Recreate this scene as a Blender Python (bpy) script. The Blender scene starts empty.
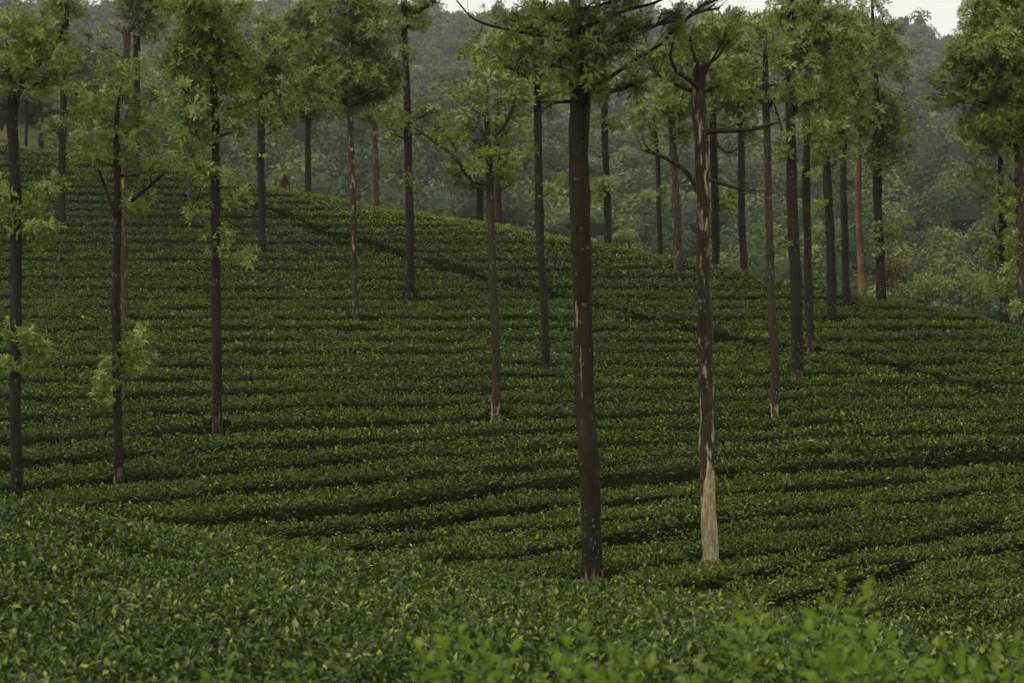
import bpy, math, random
import numpy as np

# ------------------------------------------------------------------ basics
F = 1800.0                # focal length in pixels of a 1024 px wide frame
CU, CV = 512.0, 341.5
RNG = np.random.default_rng(7)
random.seed(7)
scene = bpy.context.scene
COL = scene.collection

def interp(x, xs, ys):
    return np.interp(x, xs, ys)

def smooth(t):
    t = np.clip(t, 0, 1)
    return t*t*(3-2*t)

def hash2(ix, iy, seed):
    h = (ix.astype(np.int64)*374761393 + iy.astype(np.int64)*668265263 + seed*1442695041) & 0x7fffffff
    h = ((h ^ (h >> 13))*1274126177) & 0x7fffffff
    h = (h ^ (h >> 16)) & 0xffff
    return h/65535.0

def vnoise(x, y, seed=0):
    x = np.asarray(x, float); y = np.asarray(y, float)
    ix = np.floor(x); iy = np.floor(y)
    fx = x-ix; fy = y-iy
    fx = fx*fx*(3-2*fx); fy = fy*fy*(3-2*fy)
    ix = ix.astype(np.int64); iy = iy.astype(np.int64)
    a = hash2(ix, iy, seed); b = hash2(ix+1, iy, seed)
    c = hash2(ix, iy+1, seed); d = hash2(ix+1, iy+1, seed)
    return (a*(1-fx)+b*fx)*(1-fy)+(c*(1-fx)+d*fx)*fy

def fbm(x, y, seed=0, o=3):
    s = 0; a = .5; t = 0
    for k in range(o):
        s = s + a*vnoise(x*2**k, y*2**k, seed+k*17); t += a; a *= .5
    return s/t

# ------------------------------------------------------------------ terrain
# depth of the hillside for every height at which the tea canopy is seen from the viewpoint
DY = np.array([-100, 60, 100, 140, 150, 200, 228, 253, 293, 315, 365, 420, 478, 520, 572, 600, 640, 700, 800])
DD = np.array([135, 103, 95.5, 88, 86, 75, 69, 64, 56, 52, 44.5, 38, 33, 29.3, 25.2, 23.0, 20.5, 17.3, 13.6])
def D_of_y(y): return float(interp(y, DY, DD))
ys_f = np.linspace(-100, 800, 500)
dd_f = interp(ys_f, DY, DD)
k_ = np.hanning(61); k_ /= k_.sum()
dd_f = np.convolve(np.pad(dd_f, 30, mode='edge'), k_, mode='same')[30:-30]
P_d = dd_f[::-1]; P_y = ys_f[::-1]
P_z = (CV-P_y)/F*P_d
def Pz(Y):
    return interp(Y, P_d, P_z)
def Pyv(Y):
    return interp(Y, P_d, P_y)

RU = np.array([-400, -250, 0, 120, 200, 240, 300, 400, 500, 600, 700, 800, 870, 950, 1024, 1274, 1500])
RY = np.array([120, 128, 138, 150, 163, 172, 183, 202, 216, 234, 252, 272, 287, 300, 317, 360, 400])
RD = interp(RY, DY, DD)
RX = (RU-CU)/F*RD

EU = np.array([-400, -250, 0, 230, 480, 700, 850, 1024, 1274, 1500])
EV = np.array([470, 480, 505, 543, 583, 605, 633, 660, 690, 700])
EY = np.array([18, 18, 18, 18.5, 18, 17, 15, 13.5, 12.5, 12])
EX = (EU-CU)/F*EY
EZ = (CV-EV)/F*EY + .08

def base_height(X, Y):
    """plucked surface of the tea before furrows"""
    dr = interp(X, RX, RD)
    z = Pz(Y)
    t = Y-(dr-4.0)
    zr = Pz(dr)
    # past the crest the hill rolls over
    roll = np.where(t > 0, .026*t*t, 0)
    z = z-np.where(t > 26, .026*26*26+1.35*(t-26)*.3, roll)
    ye = interp(X, EX, EY); ze = interp(X, EX, EZ)
    zn = -1.9
    m = zn+(ze-zn)*(Y-10)/(ye-10)
    m = np.where(Y < 10, zn+(Y-10)*.0, m)
    te = np.maximum(Y-(ye-1.0), 0)
    m = m-.08*te*te
    k = .10
    dlt = m-z
    return np.maximum(m, z)+k*np.log1p(np.exp(-np.abs(dlt)/k))

def W(u, y, d=None):
    """a place seen at (u, y) and standing d metres ahead"""
    if d is None: d = D_of_y(y)
    return np.array([(u-CU)/F*d, d, (CV-y)/F*d])

PATHS = [  # (points, half width, depth)
    ([(80,516),(190,526),(260,519),(340,509),(420,502),(500,489),(600,482),(720,476),(880,465),(1120,450)], .54, 1.15),
    ([(300,541),(390,531),(480,516),(570,505)], .30, .9),
    ([(440,558),(500,556),(570,546),(690,528),(850,505),(1050,488)], .26, .8),
    ([(640,600),(700,590),(760,572),(870,548),(1000,525),(1100,515)], .18, .6),
    ([(740,612),(820,590),(920,565),(1060,540)], .18, .6),
    ([(232,196),(265,208),(300,221),(330,235),(370,244),(450,268),(550,292),(620,310),(700,330),(760,345)], .28, 1.3),
    ([(720,338),(840,352),(900,365),(960,385),(1050,400)], .26, 1.0),
]
PW = [(np.array([W(u, y)[:2] for u, y in p]), hw, dp) for p, hw, dp in PATHS]

def seg_dist(X, Y, P):
    best = np.full(X.shape, 1e9)
    for a, b in zip(P[:-1], P[1:]):
        dx, dy = b-a
        t = np.clip(((X-a[0])*dx+(Y-a[1])*dy)/(dx*dx+dy*dy), 0, 1)
        best = np.minimum(best, np.hypot(X-a[0]-t*dx, Y-a[1]-t*dy))
    return best

# the trees: points (u, y, width) as seen from the viewpoint, turned into real places and sizes below
TREES = []
def T(**k): TREES.append(k)
# trunk and branch points: (u, y, width in px) at the depth of the tree; crowns: (u, y, ru, ry[, density])
T(l='dark trunk at the left edge that forks into a dense bough, two low leafy tufts', tr=[(17,505,13),(17,400,11.5),(15,300,11),(14,200,11),(13,120,12),(15,92,12),(22,78,9),(40,60,7),(58,40,4),(66,20,2)],
  cr=[(35,48,40,38),(8,72,16,34),(62,72,22,26),(30,88,22,20),(50,22,26,22),(18,20,22,20)], tf=[(38,200,20,20),(40,234,22,16),(24,215,14,24),(14,338,20,16),(20,366,22,14),(4,200,8,20),(34,345,12,12)], br=[[(15,92,7),(8,80,5),(3,60,3),(2,40,2)],[(13,115,3),(6,108,2.2),(-6,106,2)],[(13,158,3),(6,152,2.2),(-6,151,2)]], m='n')
T(l='dark slim straight trunk right of the left edge fork, feathery crown at the top', tr=[(62,228,8),(62,160,7.5),(63,100,8),(64,40,8.5),(66,0,9),(67,-60,7),(68,-130,3)],
  cr=[(68,12,18,18),(76,92,18,26),(52,128,13,13),(74,55,18,18),(68,-60,40,38),(70,150,12,14)], m='n')
T(l='dark trunk with a wide low crown and a leafy tuft below mid height', tr=[(119,478,10),(118,400,9),(117,300,9),(116,215,8.5),(116,165,8),(118,125,6),(120,95,3)],
  cr=[(104,122,30,30),(146,122,32,32),(122,92,34,24),(152,168,20,12),(90,155,18,20),(120,150,28,18),(165,95,20,16)], tf=[(130,342,20,14),(124,362,22,14),(106,378,15,13),(135,205,14,10),(104,395,12,9)],
  br=[[(114,215,4),(105,190,3.2),(94,165,3),(88,150,2)],[(118,212,4),(135,200,3.5),(152,188,3),(168,176,2.5)]], m='n', bare='foot')
T(l='brown topped trunk, cut off flat near the top, behind the wide low crown', tr=[(125,315,8.5),(124,250,8),(124,200,7.5),(125,120,7),(126,60,7),(126,36,8),(127,27,8)],
  cr=[(106,48,12,18,.6),(112,75,14,14,.6)], br=[[(126,34,5),(120,29,4.5),(116,27,3.5)],[(127,33,5),(132,29,4.5),(136,28,3)]], m='p', bark='B')
T(l='dark far trunk rising out of the top beside the cut off brown trunk', d=79, tr=[(137,160,7),(137,100,7),(137,40,7),(138,0,7),(138,-80,5),(138,-130,2)],
  cr=[(146,-4,24,26),(150,28,16,18),(128,4,10,12),(138,-75,36,40)], m='p')
T(l='thin brown far trunk with a low ragged crown left of the tall leafy one', tr=[(190,200,6),(190,170,5.5),(191,140,5),(192,100,3.5),(192,80,2)],
  cr=[(188,128,20,24),(182,158,16,12),(202,160,12,12),(192,98,20,18)], m='p', bark='B')
T(l='tall leafy tree whose big bright crown fills the top left, bare trunk below', tr=[(217,420,10.5),(217,350,10),(216,250,10),(215,180,9.5),(214,120,8.5),(213,70,7),(212,20,4),(212,-20,2)],
  cr=[(212,45,42,36),(186,92,24,26),(240,56,30,30),(218,105,28,22),(205,10,42,24),(250,100,16,18),(175,50,18,24),(200,140,20,16),(238,128,18,14)], tf=[(206,168,18,16,.8),(234,196,14,12,.4),(198,215,16,12,.3),(222,240,14,16,.3),(248,256,9,6,.5)], m='n', bare='foot')
T(l='straight dark trunk behind and right of the big bright crown', tr=[(262,253,8.5),(262,200,8.3),(261,150,8),(262,100,7),(262,50,5),(262,20,3)],
  cr=[(262,92,24,34),(278,128,18,14),(268,48,26,28),(285,80,14,20)], tf=[(252,158,12,10,.6)], m='p')
T(l='far dark trunk on the crest left of the middle, crown hanging low', tr=[(308,183,6.5),(308,150,6.3),(308,120,6),(308,70,5),(308,20,3)],
  cr=[(308,82,26,34),(322,112,14,14),(296,48,20,24),(312,20,24,20),(296,112,12,10)], m='p')
T(l='slim speckled trunk in the left middle under a broad even crown', tr=[(356,315,7),(355,260,7),(353,200,7.2),(351,140,7),(350,100,7),(350,60,5.5),(350,10,3)],
  cr=[(350,62,36,34),(318,68,20,22),(386,70,22,26),(352,12,34,24),(336,94,22,14),(374,98,18,12),(322,32,22,18),(384,32,20,18),(394,58,14,22)], br=[[(350,104,3.5),(340,97,2.6),(325,88,2)],[(350,106,3.5),(362,98,2.6),(380,90,2)]], m='p', bark='M')
T(l='thin reddish far trunk on the crest beside the slim speckled trunk', tr=[(376,196,6.5),(376,165,6),(375,130,5.5),(374,90,4),(374,60,2)], cr=[(372,112,18,12),(376,85,18,18)], tf=[(386,165,8,8,.5)], m='p', bark='B')
T(l='dark trunk bare between two leaf clumps, stubby side limb near its top', tr=[(410,293,9),(410,240,9),(409,180,8.5),(408,120,8),(406,80,7.5),(405,40,7),(404,10,6.5),(404,-50,5),(404,-110,2)],
  cr=[(396,10,20,12),(406,16,22,16,1.6),(402,42,11,14,.7),(404,116,20,14),(432,112,22,12),(390,132,16,12),(404,-50,36,34),(440,128,12,10)], tf=[(412,178,8,10,.5)], br=[[(405,28,5),(416,14,5),(428,5,4.5),(436,2,3)],[(408,125,3),(420,116,2.5),(436,110,2)]], m='p')
T(l='brownish trunk in the centre left with a long crooked bare limb reaching left', tr=[(496,411,9.5),(495,350,9),(493,280,8.8),(491,210,8.5),(489,170,8),(488,140,7),(487,110,4),(487,85,2)],
  cr=[(488,158,26,16),(468,104,26,22),(506,98,24,24),(522,150,14,12),(436,134,18,9),(484,76,24,16),(508,172,14,12),(470,140,16,12)],
  br=[[(489,184,4.5),(478,183,4.2),(467,177,4.2),(460,164,3.8),(448,152,3.6),(438,145,3.2),(414,128,2.2)],[(488,142,5),(482,131,4),(477,120,3.4),(481,104,2.5)],[(488,141,5),(500,132,4),(508,122,3.4),(513,108,2.4)]], m='n', bark='M', bare='foot')
T(l='far dark trunk on the crest, left of a close pair, with a dark low crown', d=77, tr=[(480,214,7.5),(480,190,7),(481,165,5),(482,140,3)], cr=[(470,176,24,13),(488,168,16,14)], m='d')
T(l='far dark trunk on the crest, right of a close pair behind the crooked limb', d=74, tr=[(499,216,7.5),(498,190,7),(498,150,6),(498,110,3)], cr=[(504,168,16,12),(508,186,9,8),(498,130,16,16)], m='d')
T(l='slim dark trunk just left of the thickest trunk, one small tuft on its side', tr=[(546,365,9.5),(544,310,9),(541,250,8.8),(539,180,8.6),(537,120,8.4),(539,80,7),(542,40,5),(544,0,3)],
  cr=[(534,64,28,30),(512,92,26,20),(506,44,30,26),(550,96,14,12),(540,20,30,20),(476,50,18,16)], tf=[(554,190,10,11,.8)], br=[[(538,85,3.5),(522,76,2.8),(505,68,2)]], m='n')
T(l='thickest dark trunk, nearest of all, with a pale scar strip and crown filling the top', tr=[(592,576,24),(590,520,20.5),(587,440,21),(585,380,21.5),(582,300,21.5),(580,220,21),(579,150,21),(579,95,20),(577,50,15),(576,0,13),(575,-100,10),(575,-200,7),(576,-280,3)],
  cr=[(578,58,30,28,1.0,-.55),(584,14,36,24,1.1,-.6),(612,52,34,26,1.2),(566,84,16,12,.9,-.4),(598,92,18,12,.9,-.3),(552,50,24,22,1.1),(604,40,38,32,1.1),(560,66,26,20,1.1),(640,34,36,28,.8),(520,26,28,12,.6),(590,78,24,18,.8),(545,14,34,16,.8),(620,0,50,22,.9),(676,20,20,20,.6),(590,-70,110,50,.5),(580,-170,120,60,.5),(636,84,20,12,.5)],
  br=[[(580,104,9),(588,92,7),(598,85,5),(620,69,4),(645,52,3.2),(664,40,2.2)],[(578,100,4.6),(566,103,3.4),(553,104,3),(543,112,2.6),(537,122,2)],[(577,48,5),(562,40,3.8),(540,34,3.2),(510,28,2.8),(486,22,2.6),(470,14,2.2),(456,-4,1.6)],
      [(577,30,5),(600,22,4),(624,13,3.4),(650,8,2.6),(680,-4,1.8)],[(664,40,3.2),(676,28,4),(690,15,3.6),(704,2,3),(724,-6,2)],[(690,15,3),(706,8,2.4),(722,4,1.8)]], m='d', bare='scar', lod=0)
T(l='far dark trunk on the crest right of the thickest trunk, two ring-like tufts', tr=[(608,235,8),(607,190,7.5),(605,140,7.5),(604,95,7),(604,50,4)], cr=[(604,126,18,10),(602,72,18,20)], tf=[(612,188,18,13),(598,200,9,9,.7)], m='y')
T(l='thinnest far trunk on the crest under an upright pale broom-shaped crown', tr=[(660,247,5.5),(659,200,5),(658,165,4.5),(656,140,4),(654,115,2)], cr=[(648,126,16,22),(638,112,10,14),(660,108,10,14)], tf=[(662,190,9,8,.5)], m='y')
T(l='medium brown-grey far trunk left of the peeled trunk, round crown above', tr=[(678,265,10),(676,220,9.5),(673,160,9),(672,120,7),(671,80,5),(670,40,3)], cr=[(676,112,24,26),(696,96,12,20),(664,66,24,22),(690,134,14,10),(690,50,24,20)], m='n', bark='B')
T(l='second nearest trunk, flaking brown bark, peeled pale foot and cut off top', tr=[(711,556,18),(709,500,17),(707,430,16.5),(706,350,15),(704,270,14),(702,200,13.5),(701,140,14),(700,95,15),(699,74,13),(700,62,9)],
  cr=[(668,78,24,22,.7),(690,34,30,18,.6),(722,84,12,16,.6),(728,40,22,22,.6)], br=[[(702,198,5.5),(694,182,5),(684,168,4.6),(672,160,4.2),(658,153,3.6),(643,148,2.6)],[(702,133,7),(716,131,5.6),(732,132,4.8),(750,131,4),(768,127,3)],[(703,178,4.6),(716,183,3.8),(730,189,3.2),(743,193,2.4)],[(714,134,4),(716,146,3.4),(724,156,2.6),(730,154,2)],
      [(700,88,6),(688,80,4.6),(676,74,3.8),(668,60,3),(672,40,2),(680,20,1.4)],[(701,84,4.5),(708,66,3.2),(718,50,2.2),(726,34,1.4)],[(672,74,3.5),(660,78,2.6),(652,70,2)]], m='n', bark='M', bare='peel', lod=0)
T(l='far dark trunk just right of the peeled trunk with a bright round tuft', tr=[(716,257,8.5),(715,220,8.2),(714,160,8),(713,110,7),(713,50,4)], cr=[(716,96,18,26),(722,56,24,22),(712,22,20,16)], tf=[(729,204,15,14),(706,226,6,8,.5)], m='y')
T(l='far dark trunk between the bright round tuft and the thin pinkish trunk', tr=[(744,262,8.5),(742,220,8),(741,160,7.8),(740,110,7),(740,50,4)], cr=[(742,92,22,38),(736,48,24,24),(752,130,12,14)], m='p')
T(l='thin pinkish-brown trunk of the right group, nearest there, under a pale crown', tr=[(775,412,9.5),(773,350,9),(771,280,8.6),(769,200,8),(767,140,7.6),(766,95,7.4),(765,60,5),(764,30,3)],
  cr=[(764,56,28,28),(742,78,20,20),(790,74,18,22),(756,30,22,16),(768,92,28,12),(728,62,12,12)], br=[[(766,108,4),(754,90,3),(742,80,2)],[(767,110,4),(780,92,3),(792,82,2)],[(782,130,2.5),(779,112,2.2),(776,98,1.8)]], m='y', bark='M', bare='foot')
T(l='stout dark trunk with a reddish foot, second of the right group', tr=[(797,375,13),(796,320,12.5),(795,260,12.5),(793,200,12),(791,140,11),(790,80,9),(790,20,6),(790,-30,3)],
  cr=[(806,52,34,34),(794,108,26,26),(832,30,26,24),(800,4,40,22),(788,146,16,16),(822,92,24,26),(810,-30,36,26),(778,60,16,24)], tf=[(778,244,11,16,.7)], m='y', bare='foot')
T(l='narrow dark trunk close right of the stout one with the reddish foot', tr=[(811,347,8.5),(809,300,8.5),(808,240,8.3),(806,180,8),(806,120,6),(806,70,3)], cr=[(812,132,18,26),(808,168,12,12),(816,96,18,18)], m='n', bare='foot')
T(l='dark trunk in the middle of the right group, small tuft left of it', tr=[(832,320,10.5),(831,280,10),(829,230,9.5),(828,190,9),(826,120,7),(826,60,5),(826,10,3)], cr=[(832,112,26,34),(826,50,30,28),(838,160,14,16),(848,18,22,18)], tf=[(822,206,10,9),(812,236,10,12,.6)], m='y')
T(l='slightly leaning dark trunk left of the orange one', tr=[(847,303,8.5),(846,260,8.3),(843,200,8),(842,140,7),(842,80,5),(842,40,3)], cr=[(852,104,22,32),(856,56,22,26),(850,150,14,18)], m='p')
T(l='bright orange bare trunk standing on the crest', tr=[(862,288,8),(861,260,7.6),(859,220,7),(858,180,6.4),(858,130,5),(858,90,3)], cr=[(864,142,15,20),(868,96,18,24)], m='p', bark='O')
T(l='dark rightmost trunk of the right group, ragged crown hanging down its side', tr=[(881,290,10.5),(880,250,10),(878,200,9.5),(877,150,8.5),(875,100,7),(874,50,5),(873,0,3),(873,-20,2)],
  cr=[(886,122,26,34),(892,62,20,28),(876,34,18,24),(902,158,12,18),(880,170,12,16),(905,110,12,20),(878,0,14,18)], tf=[(896,226,12,10,.8),(884,248,8,10,.6),(874,232,7,8,.6)], m='p')
T(l='tree at the right edge with a big green crown and light brown trunk', d=51.2, tr=[(1025,320,12),(1022,290,11.5),(1021,230,11),(1020,160,10),(1019,100,9),(1016,50,6),(1014,0,4),(1012,-40,2)],
  cr=[(986,52,38,32),(1004,118,36,30),(950,92,24,16),(964,58,24,22),(1012,180,20,28),(1030,40,34,46),(1000,12,32,24),(1026,110,24,34),(976,28,18,18),(940,82,12,9),(968,102,20,14)], tf=[(1016,250,13,24),(1010,296,12,18),(985,140,18,14)], m='n', bark='B')
T(l='dark lower trunk just left of the right edge tree', tr=[(1005,312,9),(1004,270,8.5),(1003,215,8),(1001,160,6),(998,120,3)], cr=[(984,196,18,20),(974,164,22,14),(996,230,12,16),(1010,205,14,20),(1010,240,15,20),(990,252,10,13)], tf=[(996,280,12,18),(1014,272,10,16)], m='n')
T(l='smaller of two faraway trunks at the left edge before the bare field', d=90, tr=[(26,140,3.2),(26,120,3),(26,100,2.6),(26,85,1.5)], cr=[(25,86,11,12)], m='p')
T(l='larger of two faraway trunks at the left edge before the bare field', d=90, tr=[(41,144,5.5),(41,125,5),(40,105,4),(40,80,2)], cr=[(42,90,13,14)], m='p')

TREE_XY = []
for t_ in TREES:
    u_, y_, w_ = t_['tr'][0]; d_ = t_.get('d') or D_of_y(y_)
    TREE_XY.append(((u_-CU)/F*d_, d_, w_*d_/F/2))

SP_Y = np.array([100, 150, 230, 310, 380, 440, 500, 560, 640])
SP_S = np.array([5.5, 6.5, 8.2, 10.2, 13, 16.5, 21, 25, 30])
yy_ = np.arange(100, 760, 1.0)
cum_ = np.cumsum(1/interp(yy_, SP_Y, SP_S))

def furrow(X, Y):
    """0 on top of the bushes, up to 1 at the bottom of a furrow; and the drop in metres"""
    u = CU+F*X/np.maximum(Y, 1)
    yv = Pyv(Y)
    k = interp(yv, [150, 360, 420, 470, 520, 620], [0.0, 0.0, .03, .065, .09, .16])
    v = yv+k*(u-CU)+(vnoise(X*.22, Y*.22, 5)-.5)*interp(yv, [200, 500], [1.6, 4.4])
    s = interp(v, yy_, cum_)
    s = s+.09*(vnoise(X*.9, Y*.9, 9)-.5)
    fr = np.abs(s-np.round(s))
    spacing = interp(v, SP_Y, SP_S)
    mpp = np.abs(np.gradient(interp(yy_, DY, DD)))  # metres of depth per pixel
    dist = fr*spacing*interp(yv, yy_, mpp)
    hw = .18+.09*vnoise(X*.6+40, Y*.6, 31)+.0023*Y
    g = 1-smooth((dist-hw*.55)/(hw*.55))
    row = np.round(s)
    amp = .78+.22*smooth((fbm(X*.25+row*7.3, row*3.1, 77, 2)-.22)/.40)
    ye = interp(X, EX, EY)
    amp = amp*smooth((Y-ye-1.5)/2.0)*np.where(yv > 498, .55, 1)
    drop = .90*g*amp
    for P, hw_, dp in PW:
        d = seg_dist(X+.10*(vnoise(X*1.4, Y*1.4, 3)-.5), Y+.35*(vnoise(X*1.1, Y*1.1, 4)-.5), P)
        h2 = hw_*(.8+.5*vnoise(X*.5, Y*.5, 8))
        drop = np.maximum(drop, dp*(1-smooth((d-h2*.75)/(h2*.4))))
    for tx, ty, tr_ in TREE_XY:      # the bushes part around every trunk
        dd = np.hypot(X-tx, Y-ty)+.12*(vnoise(X*3, Y*3, 13)-.5)
        drop = np.maximum(drop, .6*(1-smooth((dd-tr_-.14)/.16)))
    # loose gaps between the bushes of the near mound
    near = 1-smooth((Y-ye)/1.5)
    gap = smooth((vnoise(X*.55+Y*.25, Y*1.1-X*.12, 55)-.80)/.15)
    drop = np.maximum(drop, near*.16*gap)
    return drop

def tea_height(X, Y, detail=True):
    z = base_height(X, Y)
    # single bushes: low domes with softer joints
    bx = vnoise(X*1.15, Y*1.15, 21); b2 = vnoise(X*3.1, Y*3.1, 22)
    z = z+.11*(bx-.5)+.05*(b2-.5)
    z = z-furrow(X, Y)
    # the first bushes stand two steps in front of the viewpoint
    return z

# far side: valley and wooded mountain
BD = np.array([100, 150, 250, 400, 600, 900, 1120])
BU = np.array([-600, 0, 300, 600, 900, 1100, 1700])
BZ = np.array([      # rows: distance, columns: u
    [6,   7,  -2,  -8,  -8,  -9,  -12],
    [16, 15,   0,  -6,  -3,  -1,  -2],
    [34, 29,  12,   7,   8,   9,   5],
    [60, 55,  42,  34,  28,  26,  15],
    [96, 90,  76,  70,  64,  58,  40],
    [150,156,148, 142, 128, 112,  80],
    [185,190,190, 190, 172, 150, 110]])
RGU = np.array([-600,-100,0,60,90,108,125,160,300,420,480,540,640,700,760,850,890,912,935,1024,1100,1700])
RGY = np.array([ -10,  10,30,30,28,22,30,  6,  2, 16, 30, 18, 20, 24, 24, 24, 27, 40, 54, 78, 100, 130])
def back_height(X, Y):
    r = np.hypot(X, Y)
    az = np.arctan2(X, Y)
    u = CU+F*np.tan(np.clip(az, -1.0, 1.0))
    r_c = np.clip(r, 100, 1120)
    iu = np.clip(np.searchsorted(BU, u)-1, 0, len(BU)-2)
    fu = np.clip((u-BU[iu])/(BU[iu+1]-BU[iu]), 0, 1); fu = fu*fu*(3-2*fu)
    ir = np.clip(np.searchsorted(BD, r_c)-1, 0, len(BD)-2)
    fr = np.clip((r_c-BD[ir])/(BD[ir+1]-BD[ir]), 0, 1)
    z = (BZ[ir, iu]*(1-fu)+BZ[ir, iu+1]*fu)*(1-fr)+(BZ[ir+1, iu]*(1-fu)+BZ[ir+1, iu+1]*fu)*fr
    z = z+(fbm(X/90, Y/90, 91, 3)-.5)*.10*np.clip(r-120, 0, 300)
    # ridge line: never above it
    rz = (CV-interp(u, RGU, RGY))/F
    lim = rz*np.maximum(Y, 1)
    t = smooth((r-650)/350)
    z = z*(1-t)+np.minimum(z, lim*(.985+.0))*t
    z = np.where((r > 880), z*(1-smooth((r-880)/220))+lim*np.clip(1-(np.maximum(r-1020, 0)/380), .3, 1)*smooth((r-880)/220), z)
    # behind the viewpoint the land stays low
    z = z*smooth((1.35-np.abs(az))/.5)+(-2.8)*(1-smooth((1.35-np.abs(az))/.5))
    return z

def ground_height(X, Y):
    zt = base_height(X, np.maximum(Y, 1.0))-.85
    r = np.hypot(X, Y)
    t = smooth((r-92)/26)
    near_side = smooth((np.abs(X)-60)/40)
    zt = zt*(1-near_side)+np.maximum(zt, -6)*near_side
    return zt*(1-t)+back_height(X, Y)*t

CZ = 6.0   # the viewpoint is six metres above the zero level
def up(p):
    p = np.array(p, float); p[..., 2] += CZ; return p

# ------------------------------------------------------------------ mesh helpers
def make_mesh(name, V, Q, mats, parent=None, attrs=None, mat_index=None, smooth_shade=False):
    me = bpy.data.meshes.new(name)
    V = np.ascontiguousarray(V, dtype=np.float32); Q = np.ascontiguousarray(Q, dtype=np.int32)
    n = Q.shape[1]
    me.vertices.add(len(V)); me.vertices.foreach_set('co', V.ravel())
    me.loops.add(Q.size); me.loops.foreach_set('vertex_index', Q.ravel())
    me.polygons.add(len(Q)); me.polygons.foreach_set('loop_start', np.arange(0, Q.size, n, dtype=np.int32))
    if not isinstance(mats, (list, tuple)): mats = [mats]
    for m in mats: me.materials.append(m)
    if mat_index is not None: me.polygons.foreach_set('material_index', np.ascontiguousarray(mat_index, dtype=np.int32))
    me.polygons.foreach_set('use_smooth', np.full(len(Q), smooth_shade, dtype=bool))
    for k, (dom, arr) in (attrs or {}).items():
        a = me.attributes.new(k, 'FLOAT', dom); a.data.foreach_set('value', np.ascontiguousarray(arr, dtype=np.float32))
    me.update(calc_edges=True)
    o = bpy.data.objects.new(name, me); COL.objects.link(o)
    if parent is not None:
        o.parent = parent
    return o

def thing(name, label, cat, loc, group=None):
    o = bpy.data.objects.new(name, None); COL.objects.link(o)
    o.location = loc; o.empty_display_size = .3
    o['label'] = label; o['category'] = cat
    if group: o['group'] = group
    return o

def tag(o, label=None, cat=None, kind=None, group=None):
    if label: o['label'] = label
    if cat: o['category'] = cat
    if kind: o['kind'] = kind
    if group: o['group'] = group

# ------------------------------------------------------------------ materials
def new_mat(name):
    m = bpy.data.materials.new(name); m.use_nodes = True
    nt = m.node_tree; nt.nodes.clear()
    return m, nt, nt.nodes, nt.links

def ramp(N, stops):
    r = N.new('ShaderNodeValToRGB')
    e = r.color_ramp.elements
    while len(e) > 1: e.remove(e[0])
    e[0].position = stops[0][0]; e[0].color = (*stops[0][1], 1)
    for p, c in stops[1:]:
        x = e.new(p); x.color = (*c, 1)
    return r

def leaf_material(name, stops, rough=.45, spec=.4, transl=.25, tcol=(.12, .2, .03)):
    m, nt, N, L = new_mat(name)
    out = N.new('ShaderNodeOutputMaterial')
    at = N.new('ShaderNodeAttribute'); at.attribute_name = 'tone'
    r = ramp(N, stops); L.new(at.outputs['Fac'], r.inputs[0])
    pr = N.new('ShaderNodeBsdfPrincipled')
    pr.inputs['Roughness'].default_value = rough
    pr.inputs['Specular IOR Level'].default_value = spec
    L.new(r.outputs[0], pr.inputs['Base Color'])
    tr = N.new('ShaderNodeBsdfTranslucent')
    mx = N.new('ShaderNodeMix'); mx.data_type = 'RGBA'; mx.inputs[0].default_value = .5
    L.new(r.outputs[0], mx.inputs[6]); mx.inputs[7].default_value = (*tcol, 1)
    L.new(mx.outputs[2], tr.inputs['Color'])
    ms = N.new('ShaderNodeMixShader'); ms.inputs[0].default_value = transl
    L.new(pr.outputs[0], ms.inputs[1]); L.new(tr.outputs[0], ms.inputs[2])
    L.new(ms.outputs[0], out.inputs['Surface'])
    return m

def noise_material(name, stops, scale=3, rough=.9, detail=6, stretch=(1, 1, 1), bump=0):
    m, nt, N, L = new_mat(name)
    out = N.new('ShaderNodeOutputMaterial')
    tc = N.new('ShaderNodeTexCoord'); mp = N.new('ShaderNodeMapping'); mp.inputs['Scale'].default_value = stretch
    L.new(tc.outputs['Object'], mp.inputs[0])
    nz = N.new('ShaderNodeTexNoise'); nz.inputs['Scale'].default_value = scale; nz.inputs['Detail'].default_value = detail
    L.new(mp.outputs[0], nz.inputs['Vector'])
    r = ramp(N, stops); L.new(nz.outputs['Fac'], r.inputs[0])
    pr = N.new('ShaderNodeBsdfPrincipled'); pr.inputs['Roughness'].default_value = rough
    pr.inputs['Specular IOR Level'].default_value = .03
    L.new(r.outputs[0], pr.inputs['Base Color'])
    if bump:
        b = N.new('ShaderNodeBump'); b.inputs['Strength'].default_value = 1; b.inputs['Distance'].default_value = bump
        L.new(nz.outputs['Fac'], b.inputs['Height']); L.new(b.outputs[0], pr.inputs['Normal'])
    L.new(pr.outputs[0], out.inputs['Surface'])
    return m

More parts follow.
